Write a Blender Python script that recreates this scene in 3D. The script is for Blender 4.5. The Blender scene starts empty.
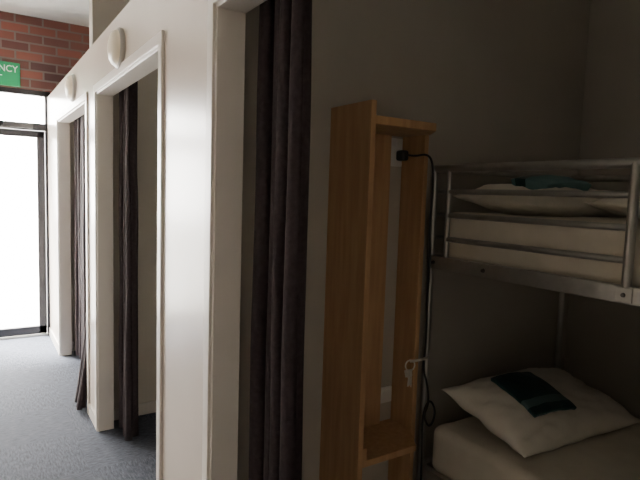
import bpy, bmesh, math, random
from mathutils import Vector, Matrix, noise
random.seed(4)
S=bpy.context.scene; C=S.collection
# world axes: X = across corridor (l), Y = along corridor (s), Z up
EYE=1.55; PW=0.63; PT=0.09; PI_=PW+PT
END=6.03; CEIL=3.18; BACK=2.8; LEFT=-1.45; REAR=-1.7

# ---------------- materials ----------------
def mat(name,col,rough=.6,metal=0,spec=.5):
    m=bpy.data.materials.new(name); m.use_nodes=True
    b=m.node_tree.nodes['Principled BSDF']
    b.inputs['Base Color'].default_value=(*col,1); b.inputs['Roughness'].default_value=rough
    b.inputs['Metallic'].default_value=metal; b.inputs['Specular IOR Level'].default_value=spec
    return m
def N(m,t,**k):
    n=m.node_tree.nodes.new(t)
    for a,v in k.items(): setattr(n,a,v)
    return n
def noisy(m,scale,c1,c2,bump=0,detail=4,stretch=None,dist=.02):
    nt=m.node_tree; b=nt.nodes['Principled BSDF']
    tc=N(m,'ShaderNodeTexCoord'); mp=N(m,'ShaderNodeMapping')
    if stretch: mp.inputs['Scale'].default_value=stretch
    nz=N(m,'ShaderNodeTexNoise'); nz.inputs['Scale'].default_value=scale; nz.inputs['Detail'].default_value=detail
    r=N(m,'ShaderNodeValToRGB'); r.color_ramp.elements[0].color=(*c1,1); r.color_ramp.elements[1].color=(*c2,1)
    r.color_ramp.elements[0].position=.3; r.color_ramp.elements[1].position=.7
    L=nt.links.new
    L(tc.outputs['Object'],mp.inputs[0]); L(mp.outputs[0],nz.inputs['Vector']); L(nz.outputs[0],r.inputs[0]); L(r.outputs[0],b.inputs['Base Color'])
    if bump:
        bp=N(m,'ShaderNodeBump'); bp.inputs['Strength'].default_value=bump; bp.inputs['Distance'].default_value=dist
        L(nz.outputs[0],bp.inputs['Height']); L(bp.outputs[0],b.inputs['Normal'])
    return m
M={}
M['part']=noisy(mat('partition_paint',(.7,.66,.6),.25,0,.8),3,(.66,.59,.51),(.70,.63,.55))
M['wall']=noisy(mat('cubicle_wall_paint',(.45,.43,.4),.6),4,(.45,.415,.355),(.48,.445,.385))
M['ceil']=noisy(mat('ceiling_paint',(.7,.7,.68),.8),5,(.66,.66,.64),(.70,.70,.68))
M['trim']=mat('trim_paint',(.78,.735,.67),.28)
M['curt']=noisy(mat('curtain_fabric',(.05,.04,.045),.8,0,.3),60,(.030,.020,.023),(.048,.034,.038),.15,dist=.003)
M['steel']=noisy(mat('silver_metal',(.5,.49,.47),.33,.75),20,(.40,.39,.36),(.48,.47,.44))
M['bolt']=mat('dark_bolt',(.12,.12,.12),.4,.8)
M['alu']=mat('dark_aluminium',(.03,.03,.035),.4,.3)
M['black']=mat('black_plastic',(.012,.012,.012),.45)
M['white']=mat('white_plastic',(.75,.74,.7),.4)
M['sheet']=noisy(mat('cream_sheet',(.7,.65,.55),.85,0,.2),14,(.70,.64,.53),(.76,.70,.59),.15,dist=.01)
M['pillow']=noisy(mat('cream_pillowcase',(.75,.7,.6),.85,0,.2),9,(.78,.73,.63),(.84,.79,.69),.2,dist=.012)
M['teal']=noisy(mat('teal_packet',(.02,.12,.10),.35),6,(.010,.035,.036),(.022,.075,.075))
M['green']=mat('packet_label',(.13,.21,.20),.4)
M['lamp']=mat('cream_diffuser',(.88,.78,.6),.35)
M['chrome']=mat('key_metal',(.8,.78,.72),.3,.8)
M['base']=mat('dark_skirting',(.5,.47,.43),.5)
M['pave']=noisy(mat('outdoor_paving',(.6,.6,.58),.9),2,(.6,.6,.58),(.7,.7,.68))
M['sgreen']=mat('exit_sign_green',(.0,.27,.10),.4); M['swhite']=mat('exit_sign_letters',(.9,.9,.9),.4)
M['tpale']=mat('towel_pale_teal',(.16,.30,.30),.8)

# wood
w=mat('honey_pine',(.5,.3,.13),.5); M['wood']=w
noisy(w,5,(.43,.24,.11),(.55,.335,.17),.05,detail=6,stretch=(9,9,.7),dist=.003)
# brick
b=mat('brick_red',(.3,.1,.06),.9); M['brick']=b
nt=b.node_tree; tc=N(b,'ShaderNodeTexCoord'); sx=N(b,'ShaderNodeSeparateXYZ'); cx=N(b,'ShaderNodeCombineXYZ'); br=N(b,'ShaderNodeTexBrick'); L=nt.links.new
L(tc.outputs['Object'],sx.inputs[0]); L(sx.outputs[0],cx.inputs[0]); L(sx.outputs[2],cx.inputs[1]); L(cx.outputs[0],br.inputs['Vector'])
br.inputs['Color1'].default_value=(.21,.073,.055,1); br.inputs['Color2'].default_value=(.065,.031,.033,1); br.inputs['Mortar'].default_value=(.15,.13,.12,1)
br.inputs['Scale'].default_value=1; br.inputs['Brick Width'].default_value=.24; br.inputs['Row Height'].default_value=.086; br.inputs['Mortar Size'].default_value=.009
br.inputs['Bias'].default_value=-.05
L(br.outputs[0],nt.nodes['Principled BSDF'].inputs['Base Color'])
bp=N(b,'ShaderNodeBump'); bp.inputs['Strength'].default_value=.4; bp.inputs['Distance'].default_value=-.006; L(br.outputs[1],bp.inputs['Height']); L(bp.outputs[0],nt.nodes['Principled BSDF'].inputs['Normal'])
# carpet tiles
c=mat('carpet_tiles',(.1,.12,.15),.85,0,.3); M['carpet']=c
nt=c.node_tree; L=nt.links.new
tc=N(c,'ShaderNodeTexCoord'); ck=N(c,'ShaderNodeTexChecker'); ck.inputs['Scale'].default_value=2
m1=N(c,'ShaderNodeMapping'); m1.inputs['Scale'].default_value=(110,20,1); m2=N(c,'ShaderNodeMapping'); m2.inputs['Scale'].default_value=(20,110,1)
n1=N(c,'ShaderNodeTexNoise'); n2=N(c,'ShaderNodeTexNoise')
for n in(n1,n2): n.inputs['Scale'].default_value=1; n.inputs['Detail'].default_value=5; n.inputs['Roughness'].default_value=.75
mx=N(c,'ShaderNodeMix',data_type='FLOAT'); rp=N(c,'ShaderNodeValToRGB')
rp.color_ramp.elements[0].position=.34; rp.color_ramp.elements[0].color=(.018,.022,.034,1); rp.color_ramp.elements[1].position=.68; rp.color_ramp.elements[1].color=(.115,.13,.165,1)
L(tc.outputs['Object'],ck.inputs[0]); L(tc.outputs['Object'],m1.inputs[0]); L(tc.outputs['Object'],m2.inputs[0])
L(m1.outputs[0],n1.inputs['Vector']); L(m2.outputs[0],n2.inputs['Vector'])
L(ck.outputs['Fac'],mx.inputs[0]); L(n1.outputs[0],mx.inputs[2]); L(n2.outputs[0],mx.inputs[3]); L(mx.outputs[0],rp.inputs[0]); L(rp.outputs[0],nt.nodes['Principled BSDF'].inputs['Base Color'])
# glass
g=bpy.data.materials.new('clear_pane'); g.use_nodes=True; M['glass']=g; nt=g.node_tree
nt.nodes.remove(nt.nodes['Principled BSDF']); o=nt.nodes['Material Output']
tr=N(g,'ShaderNodeBsdfTransparent'); gl=N(g,'ShaderNodeBsdfGlossy'); gl.inputs['Roughness'].default_value=.03; mi=N(g,'ShaderNodeMixShader'); mi.inputs[0].default_value=.05
nt.links.new(tr.outputs[0],mi.inputs[1]); nt.links.new(gl.outputs[0],mi.inputs[2]); nt.links.new(mi.outputs[0],o.inputs[0])

# ---------------- builders ----------------
def add(name,bm,m,parent=None,smooth=False,bevel=0,seg=2):
    me=bpy.data.meshes.new(name); bm.normal_update(); bm.to_mesh(me); bm.free()
    ob=bpy.data.objects.new(name,me); C.objects.link(ob)
    if isinstance(m,str): me.materials.append(M[m])
    else:
        for k in m: me.materials.append(M[k])
    if parent: ob.parent=parent
    if smooth:
        for p in me.polygons: p.use_smooth=True
    if bevel:
        md=ob.modifiers.new('b','BEVEL'); md.width=bevel; md.segments=seg; md.limit_method='ANGLE'
    return ob
def bx(bm,a,b_,mi=0):
    x0,y0,z0=a; x1,y1,z1=b_
    v=[bm.verts.new(p) for p in((x0,y0,z0),(x1,y0,z0),(x1,y1,z0),(x0,y1,z0),(x0,y0,z1),(x1,y0,z1),(x1,y1,z1),(x0,y1,z1))]
    for f in((3,2,1,0),(4,5,6,7),(0,1,5,4),(1,2,6,5),(2,3,7,6),(3,0,4,7)):
        fc=bm.faces.new([v[i] for i in f]); fc.material_index=mi
def box(name,a,b_,m,parent=None,bevel=0):
    bm=bmesh.new(); bx(bm,a,b_); return add(name,bm,m,parent,bevel=bevel)
def boxes(name,lst,m,parent=None,bevel=0):
    bm=bmesh.new()
    for q in lst: bx(bm,*q)
    return add(name,bm,m,parent,bevel=bevel)
def prism(name,pts,z0,z1,m,parent=None,bevel=0):
    bm=bmesh.new(); lo=[bm.verts.new((x,y,z0)) for x,y in pts]; hi=[bm.verts.new((x,y,z1)) for x,y in pts]
    bm.faces.new(lo[::-1]); bm.faces.new(hi); n=len(pts)
    for i in range(n): bm.faces.new((lo[i],lo[(i+1)%n],hi[(i+1)%n],hi[i]))
    bmesh.ops.recalc_face_normals(bm,faces=bm.faces)
    return add(name,bm,m,parent,bevel=bevel)
def tube(name,pts,r,m,parent=None,smooth=False,cyc=False,res=4):
    cu=bpy.data.curves.new(name,'CURVE'); cu.dimensions='3D'; cu.bevel_depth=r; cu.bevel_resolution=res; cu.use_fill_caps=True
    if smooth:
        sp=cu.splines.new('NURBS'); sp.points.add(len(pts)-1)
        for i,p in enumerate(pts): sp.points[i].co=(*p,1)
        sp.order_u=3; sp.use_endpoint_u=not cyc; sp.use_cyclic_u=cyc; sp.resolution_u=8
    else:
        sp=cu.splines.new('POLY'); sp.points.add(len(pts)-1)
        for i,p in enumerate(pts): sp.points[i].co=(*p,1)
    ob=bpy.data.objects.new(name,cu); C.objects.link(ob); cu.materials.append(M[m])
    dg=bpy.context.evaluated_depsgraph_get(); me=bpy.data.meshes.new_from_object(ob.evaluated_get(dg))
    bpy.data.objects.remove(ob); o2=bpy.data.objects.new(name,me); C.objects.link(o2)
    for p in me.polygons: p.use_smooth=True
    if parent: o2.parent=parent
    return o2
def empty(name):
    e=bpy.data.objects.new(name,None); C.objects.link(e); return e

# ---------------- shell ----------------
OPEN=[(0.03,1.586),(2.15,3.48),(3.80,5.24)]; OH=2.12; TOP=2.42
box('floor',(LEFT-.1,REAR-.1,-.1),(BACK+.1,END+.2,0),'carpet')
box('ceiling',(LEFT-.1,REAR-.1,CEIL),(BACK+.1,END+.2,CEIL+.1),'ceil')
box('wall_left',(LEFT-.1,REAR-.1,0),(LEFT,END+.2,CEIL),'part')
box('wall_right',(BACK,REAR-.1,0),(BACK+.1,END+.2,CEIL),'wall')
box('wall_rear',(LEFT,REAR-.1,0),(BACK,REAR,CEIL),'part')
GL0,GL1,GT=-1.35,.66,2.48
boxes('wall_end_brick',[((LEFT,END,0),(GL0,END+.2,CEIL)),((GL1,END,0),(BACK,END+.2,CEIL)),((GL0,END,GT),(GL1,END+.2,CEIL))],'brick')
pcs=[]; y=REAR
for a,b_ in OPEN:
    pcs.append(((PW,y,0),(PI_,a,TOP))); pcs.append(((PW,a,OH),(PI_,b_,TOP))); y=b_
pcs.append(((PW,y,0),(PI_,END,TOP)))
boxes('wall_partition',pcs,'part')
DIV=[(-.62,-.52),(1.7,1.8),(3.60,3.70),(5.35,5.45)]
for i,(a,b_) in enumerate(DIV):
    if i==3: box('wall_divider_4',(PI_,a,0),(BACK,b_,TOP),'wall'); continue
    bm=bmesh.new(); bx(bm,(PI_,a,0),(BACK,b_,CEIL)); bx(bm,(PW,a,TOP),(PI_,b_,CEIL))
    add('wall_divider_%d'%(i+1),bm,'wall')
for i,(a,b_) in enumerate(OPEN):
    t=.018; ar=.04; p=.012
    boxes('trim_%d'%(i+1),[((PW-.002,a-.001,0),(PI_+.002,a+t,OH)),((PW-.002,b_-t,0),(PI_+.002,b_+.001,OH)),((PW-.002,a,OH-t),(PI_+.002,b_,OH)),
      ((PW-p,a-ar,0),(PW,a+.006,OH+ar)),((PW-p,b_-.006,0),(PW,b_+ar,OH+ar)),((PW-p,a,OH-.006),(PW,b_,OH+ar))],'trim',bevel=.002)
bs=[]; y=REAR
for a,b_ in OPEN:
    bs.append(((PW-.010,y,0),(PW,a-.04,.08))); y=b_+.04
bs.append(((PW-.010,y,0),(PW,END,.08)))
boxes('baseboard_partition',bs,'base')
boxes('baseboard_divider',[((PI_,a-.012,0),(BACK,a,.08)) for a,b_ in DIV[1:]],'base')
box('baseboard_left',(LEFT,REAR,0),(LEFT+.012,END,.08),'base')

# ---------------- glazed door ----------------
d=empty('door_1')
fy0,fy1=END+.02,END+.10
fr=[((GL1-.05,fy0,0),(GL1,fy1,GT)),((GL0,fy0,0),(GL0+.06,fy1,GT)),((GL0,fy0,GT-.05),(GL1,fy1,GT)),((GL0,fy0,2.09),(GL1,fy1,2.16)),((-.40,fy0,0),(-.34,fy1,2.1))]
boxes('frame',fr,'alu',d,.003)
lf=[((GL1-.125,fy0+.01,.02),(GL1-.055,fy1-.02,2.085)),((-.335,fy0+.01,.02),(-.27,fy1-.02,2.085)),((-.335,fy0+.01,.02),(GL1-.055,fy1-.02,.10)),((-.335,fy0+.01,2.02),(GL1-.055,fy1-.02,2.085))]
boxes('leaf_frame',lf,'alu',d,.003)
boxes('side_leaf_frame',[((-1.285,fy0+.01,.02),(-1.22,fy1-.02,2.085)),((-.47,fy0+.01,.02),(-.405,fy1-.02,2.085)),((-1.285,fy0+.01,.02),(-.405,fy1-.02,.10)),((-1.285,fy0+.01,2.02),(-.405,fy1-.02,2.085))],'alu',d,.003)
boxes('threshold',[((GL0,END,0),(GL1,END+.2,.015))],'steel',d)
boxes('pane',[((-.27,END+.055,.10),(GL1-.125,END+.06,2.02)),((-1.22,END+.055,.10),(-.47,END+.06,2.02)),((GL0+.06,END+.055,2.16),(GL1-.05,END+.06,GT-.05))],'glass',d)
boxes('closer_body',[((.25,END-.03,2.10),(.50,END+.02,2.15))],'bolt',d,.006)
tube('closer_arm',[(.3,END-.02,2.10),(.1,END-.10,2.08),(.0,END+.02,2.06)],.008,'bolt',d)
boxes('push_handle',[((-.25,END-.02,.9),(-.22,END+.0,1.2)),((-.25,END,.92),(-.22,END+.035,.95)),((-.25,END,1.15),(-.22,END+.035,1.18))],'steel',d,.004)
# exit sign
sg=box('exit_sign',(-.09,END-.03,2.49),(.395,END-.001,2.71),'sgreen',bevel=.003)
for i,(t,z,sz) in enumerate((('EMERGENCY',2.62,.088),('EXIT',2.525,.088))):
    cu=bpy.data.curves.new('txt','FONT'); cu.body=t; cu.size=sz; cu.align_x='CENTER'; cu.extrude=.001; cu.offset=.001
    ob=bpy.data.objects.new('txt',cu); C.objects.link(ob); bpy.context.view_layer.update()
    me=bpy.data.meshes.new_from_object(ob.evaluated_get(bpy.context.evaluated_depsgraph_get())); bpy.data.objects.remove(ob)
    o2=bpy.data.objects.new('lettering_%d'%(i+1),me); C.objects.link(o2); me.materials.clear(); me.materials.append(M['swhite'])
    wd=max(v.co.x for v in me.vertices)-min(v.co.x for v in me.vertices)
    o2.rotation_euler=(math.pi/2,0,0); o2.scale=(.44/wd if i==0 else 1,1,1); o2.location=(.155,END-.032,z); o2.parent=sg
# outside
box('ground_outside',(-14,END+.2,-.12),(14,END+22,-.02),'pave')

# ---------------- wall lamps ----------------
def lamp(y,z):
    bm=bmesh.new(); prof=[(0,.098,0),(.012,.100,0),(.022,.094,0),(.022,.088,1),(.036,.082,1),(.050,.064,1),(.058,.036,1),(.060,.0001,1)]
    n=36; rings=[]
    for h,r,_ in prof: rings.append([bm.verts.new((PW-h,y+r*math.cos(2*math.pi*k/n),z+r*math.sin(2*math.pi*k/n))) for k in range(n)])
    for i in range(len(prof)-1):
        for k in range(n):
            f=bm.faces.new((rings[i][k],rings[i][(k+1)%n],rings[i+1][(k+1)%n],rings[i+1][k])); f.material_index=0 if i<3 else 1
    bmesh.ops.recalc_face_normals(bm,faces=bm.faces)
    return add('wall_light',bm,('base','lamp'),smooth=True)
lamp(2.84,2.24); lamp(4.33,2.265)

# ---------------- curtains ----------------
def curtain(s0,s1,l,ztop,npl,amp,flare=0,bottom=.02,sh=0):
    nu=npl*14; nv=30; bm=bmesh.new(); g=[]
    for j in range(nv+1):
        v=j/nv; z=ztop+(bottom-ztop)*v; row=[]
        for i in range(nu+1):
            u=i/nu; ph=u*npl*2*math.pi+.5*math.sin(u*9+1.3)+.25*math.sin(v*3+u*5)
            a=amp*(.75+.35*math.sin(u*7+2)+.25*v)
            wd=1+.06*v
            s=s1+(s0-s1)*u*wd+.010*math.sin(2*ph)+sh*v*v
            x=l+a*math.sin(ph)+.006*noise.noise((u*8,v*5,s0))+flare*v*v
            row.append(bm.verts.new((x,s,z)))
        g.append(row)
    for j in range(nv):
        for i in range(nu): bm.faces.new((g[j][i],g[j][i+1],g[j+1][i+1],g[j+1][i]))
    ob=add('curtain',bm,'curt',smooth=True)
    md=ob.modifiers.new('s','SOLIDIFY'); md.thickness=.003
    return ob
CL=PI_+.06
cs=[curtain(1.29,1.57,CL,2.22,4,.038),curtain(3.22,3.47,CL,2.22,4,.034),curtain(4.55,5.2,CL,2.22,7,.035),curtain(3.86,4.04,CL-.02,2.22,4,.022,flare=-.17,sh=-.02)]
for i,(a,b_) in enumerate(OPEN):
    tube('rail',[(CL,a-.02,2.23),(CL,b_+.04,2.23)],.010,'steel',cs[i])

# ---------------- wooden wall unit ----------------
u=empty('wooden_shelf_unit')
W=1.698
prism('side_panel_left',[(1.14,1.45),(1.163,1.45),(1.163,W),(1.14,W)],.02,1.875,'wood',u,.002)
prism('side_panel_right',[(1.505,1.565),(1.528,1.565),(1.528,W),(1.505,W)],.02,1.795,'wood',u,.002)
tz=[(1.1635,1.452),(1.452,1.452),(1.528,1.56),(1.528,W),(1.1635,W)]
prism('top_board',tz,1.7955,1.825,'wood',u,.002)
ti=[(1.1635,1.455),(1.43,1.455),(1.5045,1.57),(1.5045,W),(1.1635,W)]
prism('shelf_board',ti,.555,.58,'wood',u,.002)
prism('shelf_board_low',ti,.20,.22,'wood',u,.002)
box('shelf_lip',(1.1635,1.452,.58),(1.183,W,.63),'wood',u,.002)
box('back_batten',(1.345,1.678,.5805),(1.43,W,1.795),'wood',u,.002)
box('back_rail',(1.1635,1.678,1.73),(1.344,W,1.795),'wood',u,.002)
# sockets
def socket(l0,z0,hz=.115,wd=.068):
    o=box('power_outlet',(l0,1.69,z0),(l0+wd,1.7,z0+hz),'white',bevel=.004)
    boxes('switch',[((l0+.012,1.686,z0+hz-.03),(l0+.03,1.69,z0+hz-.012)),((l0+.042,1.686,z0+hz-.03),(l0+.06,1.69,z0+hz-.012))],'white',o,.002)
    return o
socket(1.434,1.672); socket(1.434,.66,.07)
pl=bmesh.new(); bx(pl,(1.462,1.645,1.695),(1.500,1.69,1.738)); add('power_plug',pl,'black',bevel=.010,seg=3)
tube('power_cable',[(1.482,1.65,1.72),(1.487,1.60,1.71),(1.50,1.55,1.72),(1.53,1.545,1.70),(1.55,1.55,1.62),(1.54,1.55,1.45),(1.553,1.55,1.3),(1.545,1.55,1.1),(1.553,1.55,.95),(1.54,1.55,.84),(1.56,1.54,.78),(1.555,1.52,.70),(1.515,1.51,.66),(1.545,1.50,.60),(1.59,1.51,.66),(1.57,1.53,.72),(1.53,1.53,.66),(1.55,1.54,.50),(1.56,1.55,.25),(1.57,1.52,.01)],.0045,'black',smooth=True)
k=empty('key_bunch')
tube('hook',[(1.575,1.56,.885),(1.555,1.537,.89),(1.50,1.54,.885),(1.487,1.57,.875)],.0055,'chrome',k,True)
KX,KY,KZ=1.487,1.57,.858
tube('ring',[(KX+.020*math.cos(a),KY-.006*math.cos(a),KZ+.022*math.sin(a)) for a in [i*math.pi/8 for i in range(17)]],.003,'chrome',k)
for i,(dx,dy,an) in enumerate(((0,0,.15),(-.006,.006,-.2),(.006,-.005,.4))):
    kb=boxes('key_%d'%(i+1),[((-.015,-.0015,-.03),(.015,.0015,0)),((-.005,-.0015,-.068),(.007,.0015,-.03))],'chrome',k,.001)
    kb.location=(KX+dx,KY+dy,KZ-.019); kb.rotation_euler=(0,an,an*2)

# ---------------- bunk bed ----------------
B=empty('bunk_bed')
l0,l1,s0,s1=1.59,2.55,1.585,-.40
r=.0155
zt=1.666; zb=1.284
for i,(x,y) in enumerate(((l0,s0),(l1,s0),(l0,s1),(l1,s1))):
    tube('post_%d'%(i+1),[(x,y,0),(x,y,zt)],r,'steel',B)
for nm,z in(('upper',zb),('lower',.38)):
    h=.026
    boxes('beam_%s'%nm,[((l0-.014,s1,z-h),(l0+.014,s0-.012,z+h)),((l1-.014,s1,z-h),(l1+.014,s0-.012,z+h)),((l0+.012,s0-.014,z-h),(l1-.012,s0+.014,z+h)),((l0+.012,s1-.014,z-h),(l1-.012,s1+.014,z+h)),
      ((l0+.0,s1+.02,z-h),(l0+.05,s0-.02,z-h+.004))],'steel',B,.003)
    bm=bmesh.new(); n=15
    for q in range(n):
        y=s1+.06+(s0-s1-.16)*q/(n-1); bx(bm,(l0+.015,y,z-.01),(l1-.015,y+.05,z+.004))
    add('slats_%s'%nm,bm,'steel',B)
gs0,gs1=1.503,.79
tube('rail_top',[(l0,s0,zt),(l0,s1,zt)],r,'steel',B)
tube('rail_top_back',[(l1,s0,zt),(l1,s1,zt)],r,'steel',B)
tube('rail_top_head',[(l0,s0,zt),(l1,s0,zt)],r,'steel',B)
tube('rail_top_foot',[(l0,s1,zt),(l1,s1,zt)],r,'steel',B)
for i in range(1,4):
    z=zt-(zt-zb)*i/4+.004
    tube('guard_bar_%d'%i,[(l0,gs0,z),(l0,gs1,z)],.0105,'steel',B)
    tube('head_bar_%d'%i,[(l0,s0,z),(l1,s0,z)],.008,'steel',B)
    tube('back_bar_%d'%i,[(l1,s0,z),(l1,s1,z)],.008,'steel',B)
    tube('foot_bar_%d'%i,[(l0,s1,z),(l1,s1,z)],.008,'steel',B)
    z2=.45+i*.11
    tube('low_foot_bar_%d'%i,[(l0,s1,z2),(l1,s1,z2)],.008,'steel',B)
tube('guard_upright_1',[(l0,gs0,zt),(l0,gs0,zb)],.011,'steel',B)
tube('guard_upright_2',[(l0-.003,gs1,zt),(l0-.003,gs1,zb)],.014,'steel',B)
for y in (.30,.66): tube('ladder_rail',[(l0-.03,y,0),(l0-.03,y,zt)],.013,'steel',B)
for i in range(5): tube('ladder_rung',[(l0-.03,.30,.28+i*.27),(l0-.03,.66,.28+i*.27)],.012,'steel',B)
bm=bmesh.new()
for y,z in((gs1,zb),(1.30,zb),(s0-.03,zb)):
    bmesh.ops.create_cone(bm,cap_ends=True,segments=12,radius1=.008,radius2=.006,depth=.008,matrix=Matrix.Translation((l0-.018,y,z))@Matrix.Rotation(-math.pi/2,4,'Y'))
add('bolts',bm,'bolt',B)
box('bracket',(l0-.018,gs1-.025,zb-.022),(l0-.014,gs1+.025,zb+.022),'steel',B,.002)

def mattress(name,x0,x1,y0,y1,z0,z1,seed):
    bm=bmesh.new(); bmesh.ops.create_cube(bm,size=1)
    for v in bm.verts: v.co=Vector(((x0+x1)/2+v.co.x*(x1-x0),(y0+y1)/2+v.co.y*(y1-y0),(z0+z1)/2+v.co.z*(z1-z0)))
    bmesh.ops.bevel(bm,geom=bm.edges[:],offset=.045,segments=5,profile=.6,affect='EDGES')
    for ax,a,b_,n in((0,x0,x1,24),(1,y0,y1,46),(2,z0,z1,5)):
        for i in range(1,n):
            co=[0,0,0]; no=[0,0,0]; co[ax]=a+(b_-a)*i/n; no[ax]=1
            bmesh.ops.bisect_plane(bm,geom=bm.verts[:]+bm.edges[:]+bm.faces[:],plane_co=co,plane_no=no)
    bm.normal_update()
    for v in bm.verts:
        p=v.co*5+Vector((seed,0,0)); q=Vector((v.co.x*14,v.co.y*4,v.co.z*9+seed))
        v.co+=v.normal*(.007*noise.noise(p)+.005*noise.noise(q))
    return add(name,bm,'sheet',B,smooth=True)
mattress('mattress_upper',l0+.03,l1-.03,s1+.03,s0-.03,zb+.006,zb+.205,3)
mattress('mattress_lower',l0+.02,l1-.03,s1+.03,s0-.03,.386,.585,9)

def pillow(name,w,d_,h,loc,rot,seed,parent=None,m='pillow'):
    bm=bmesh.new(); n=44
    def P(a,b_,sg):
        e=(max(0,1-abs(a)**2.6)**.55)*(max(0,1-abs(b_)**2.6)**.55)
        px=a*w/2*(1-.06*(1-b_*b_)*abs(a)); py=b_*d_/2*(1-.07*(1-a*a)*abs(b_))
        wr=.016*noise.noise((a*2.2+seed,b_*2.2,sg))+.012*noise.noise((a*6+b_*3+seed,b_*6,sg*2))
        z=sg*(h/2)*e+(wr*min(1,e*2))*(1 if sg>0 else .4)+.010*noise.noise((a*3,b_*3,seed))
        return (px,py,z)
    G={}
    for sg in(1,-1):
        for i in range(n+1):
            for j in range(n+1):
                a=math.sin((i/n*2-1)*math.pi/2); b_=math.sin((j/n*2-1)*math.pi/2)
                if sg==-1 and (i in(0,n) or j in(0,n)): G[sg,i,j]=G[1,i,j]
                else: G[sg,i,j]=bm.verts.new(P(a,b_,sg))
        for i in range(n):
            for j in range(n):
                q=[G[sg,i,j],G[sg,i+1,j],G[sg,i+1,j+1],G[sg,i,j+1]]
                bm.faces.new(q if sg==1 else q[::-1])
    ob=add(name,bm,m,parent,smooth=True)
    ob.location=loc; ob.rotation_euler=rot; return ob
pillow('pillow',.75,.45,.19,(2.02,1.315,.674),(math.radians(13),math.radians(1),math.radians(-3)),1)
pillow('pillow',.76,.42,.13,(2.04,1.33,1.545),(math.radians(4),0,math.radians(-4)),5)
pillow('folded_blanket',.62,.36,.10,(2.10,.90,1.54),(math.radians(2),0,math.radians(5)),8)

def packet(w,d_,loc,rot,h=.018,mats=('teal','green'),lab=(3,5)):
    bm=bmesh.new(); n=20; top=[];
    for j in range(n+1):
        top.append([bm.verts.new(((i/n-.5)*w,(j/n-.5)*d_,-.012*((i/n*2-1)**2)-.01*((j/n*2-1)**2)+.004*noise.noise((i*.3,j*.3,w)))) for i in range(n+1)])
    for j in range(n):
        for i in range(n):
            f=bm.faces.new((top[j][i],top[j][i+1],top[j+1][i+1],top[j+1][i]))
            if lab[0]<=j<=lab[1]: f.material_index=1
    ob=add('folded_towel',bm,mats,smooth=True)
    md=ob.modifiers.new('s','SOLIDIFY'); md.thickness=h; md.offset=1
    b2=ob.modifiers.new('b','BEVEL'); b2.width=.005; b2.segments=2; b2.limit_method='ANGLE'
    ob.location=loc; ob.rotation_euler=rot; return ob
packet(.22,.25,(1.90,1.28,.772),(math.radians(15),math.radians(0),math.radians(-8)))
packet(.24,.16,(1.98,1.32,1.608),(math.radians(8),math.radians(-3),math.radians(-5)),h=.045,mats=('tpale','teal'),lab=(12,17))

# ---------------- light ----------------
wd=bpy.data.worlds.new('sky'); S.world=wd; wd.use_nodes=True
bg=wd.node_tree.nodes['Background']; bg.inputs[0].default_value=(1,.97,.925,1); bg.inputs[1].default_value=48
pt=bpy.data.lights.new('door_portal','AREA'); pt.shape='RECTANGLE'; pt.size=GL1-GL0; pt.size_y=GT; pt.cycles.is_portal=True
po=bpy.data.objects.new('door_portal',pt); C.objects.link(po); po.location=((GL0+GL1)/2,END+.15,GT/2); po.rotation_euler=(-math.pi/2,0,0)
sl=bpy.data.lights.new('sun','SUN'); sl.energy=70; sl.angle=math.radians(14); sl.color=(1,.97,.92)
so=bpy.data.objects.new('sun',sl); C.objects.link(so); so.location=(-2,9,6)
so.rotation_euler=Vector((.28,-.40,-.86)).to_track_quat('-Z','Y').to_euler()

# ---------------- camera ----------------
cam=bpy.data.cameras.new('camera'); co=bpy.data.objects.new('camera',cam); C.objects.link(co); S.camera=co
cam.sensor_width=36; cam.lens=36*530/640; cam.clip_start=.02
yaw,pit,rol=math.radians(33.15),math.radians(5.0),math.radians(1.8)
F=Vector((math.sin(yaw)*math.cos(pit),math.cos(yaw)*math.cos(pit),-math.sin(pit)))
R0=Vector((math.cos(yaw),-math.sin(yaw),0)); U0=R0.cross(F)
R=R0*math.cos(rol)+U0*math.sin(rol); U=U0*math.cos(rol)-R0*math.sin(rol)
mt=Matrix((( R.x,U.x,-F.x,0),(R.y,U.y,-F.y,0),(R.z,U.z,-F.z,EYE),(0,0,0,1)))
co.matrix_world=mt
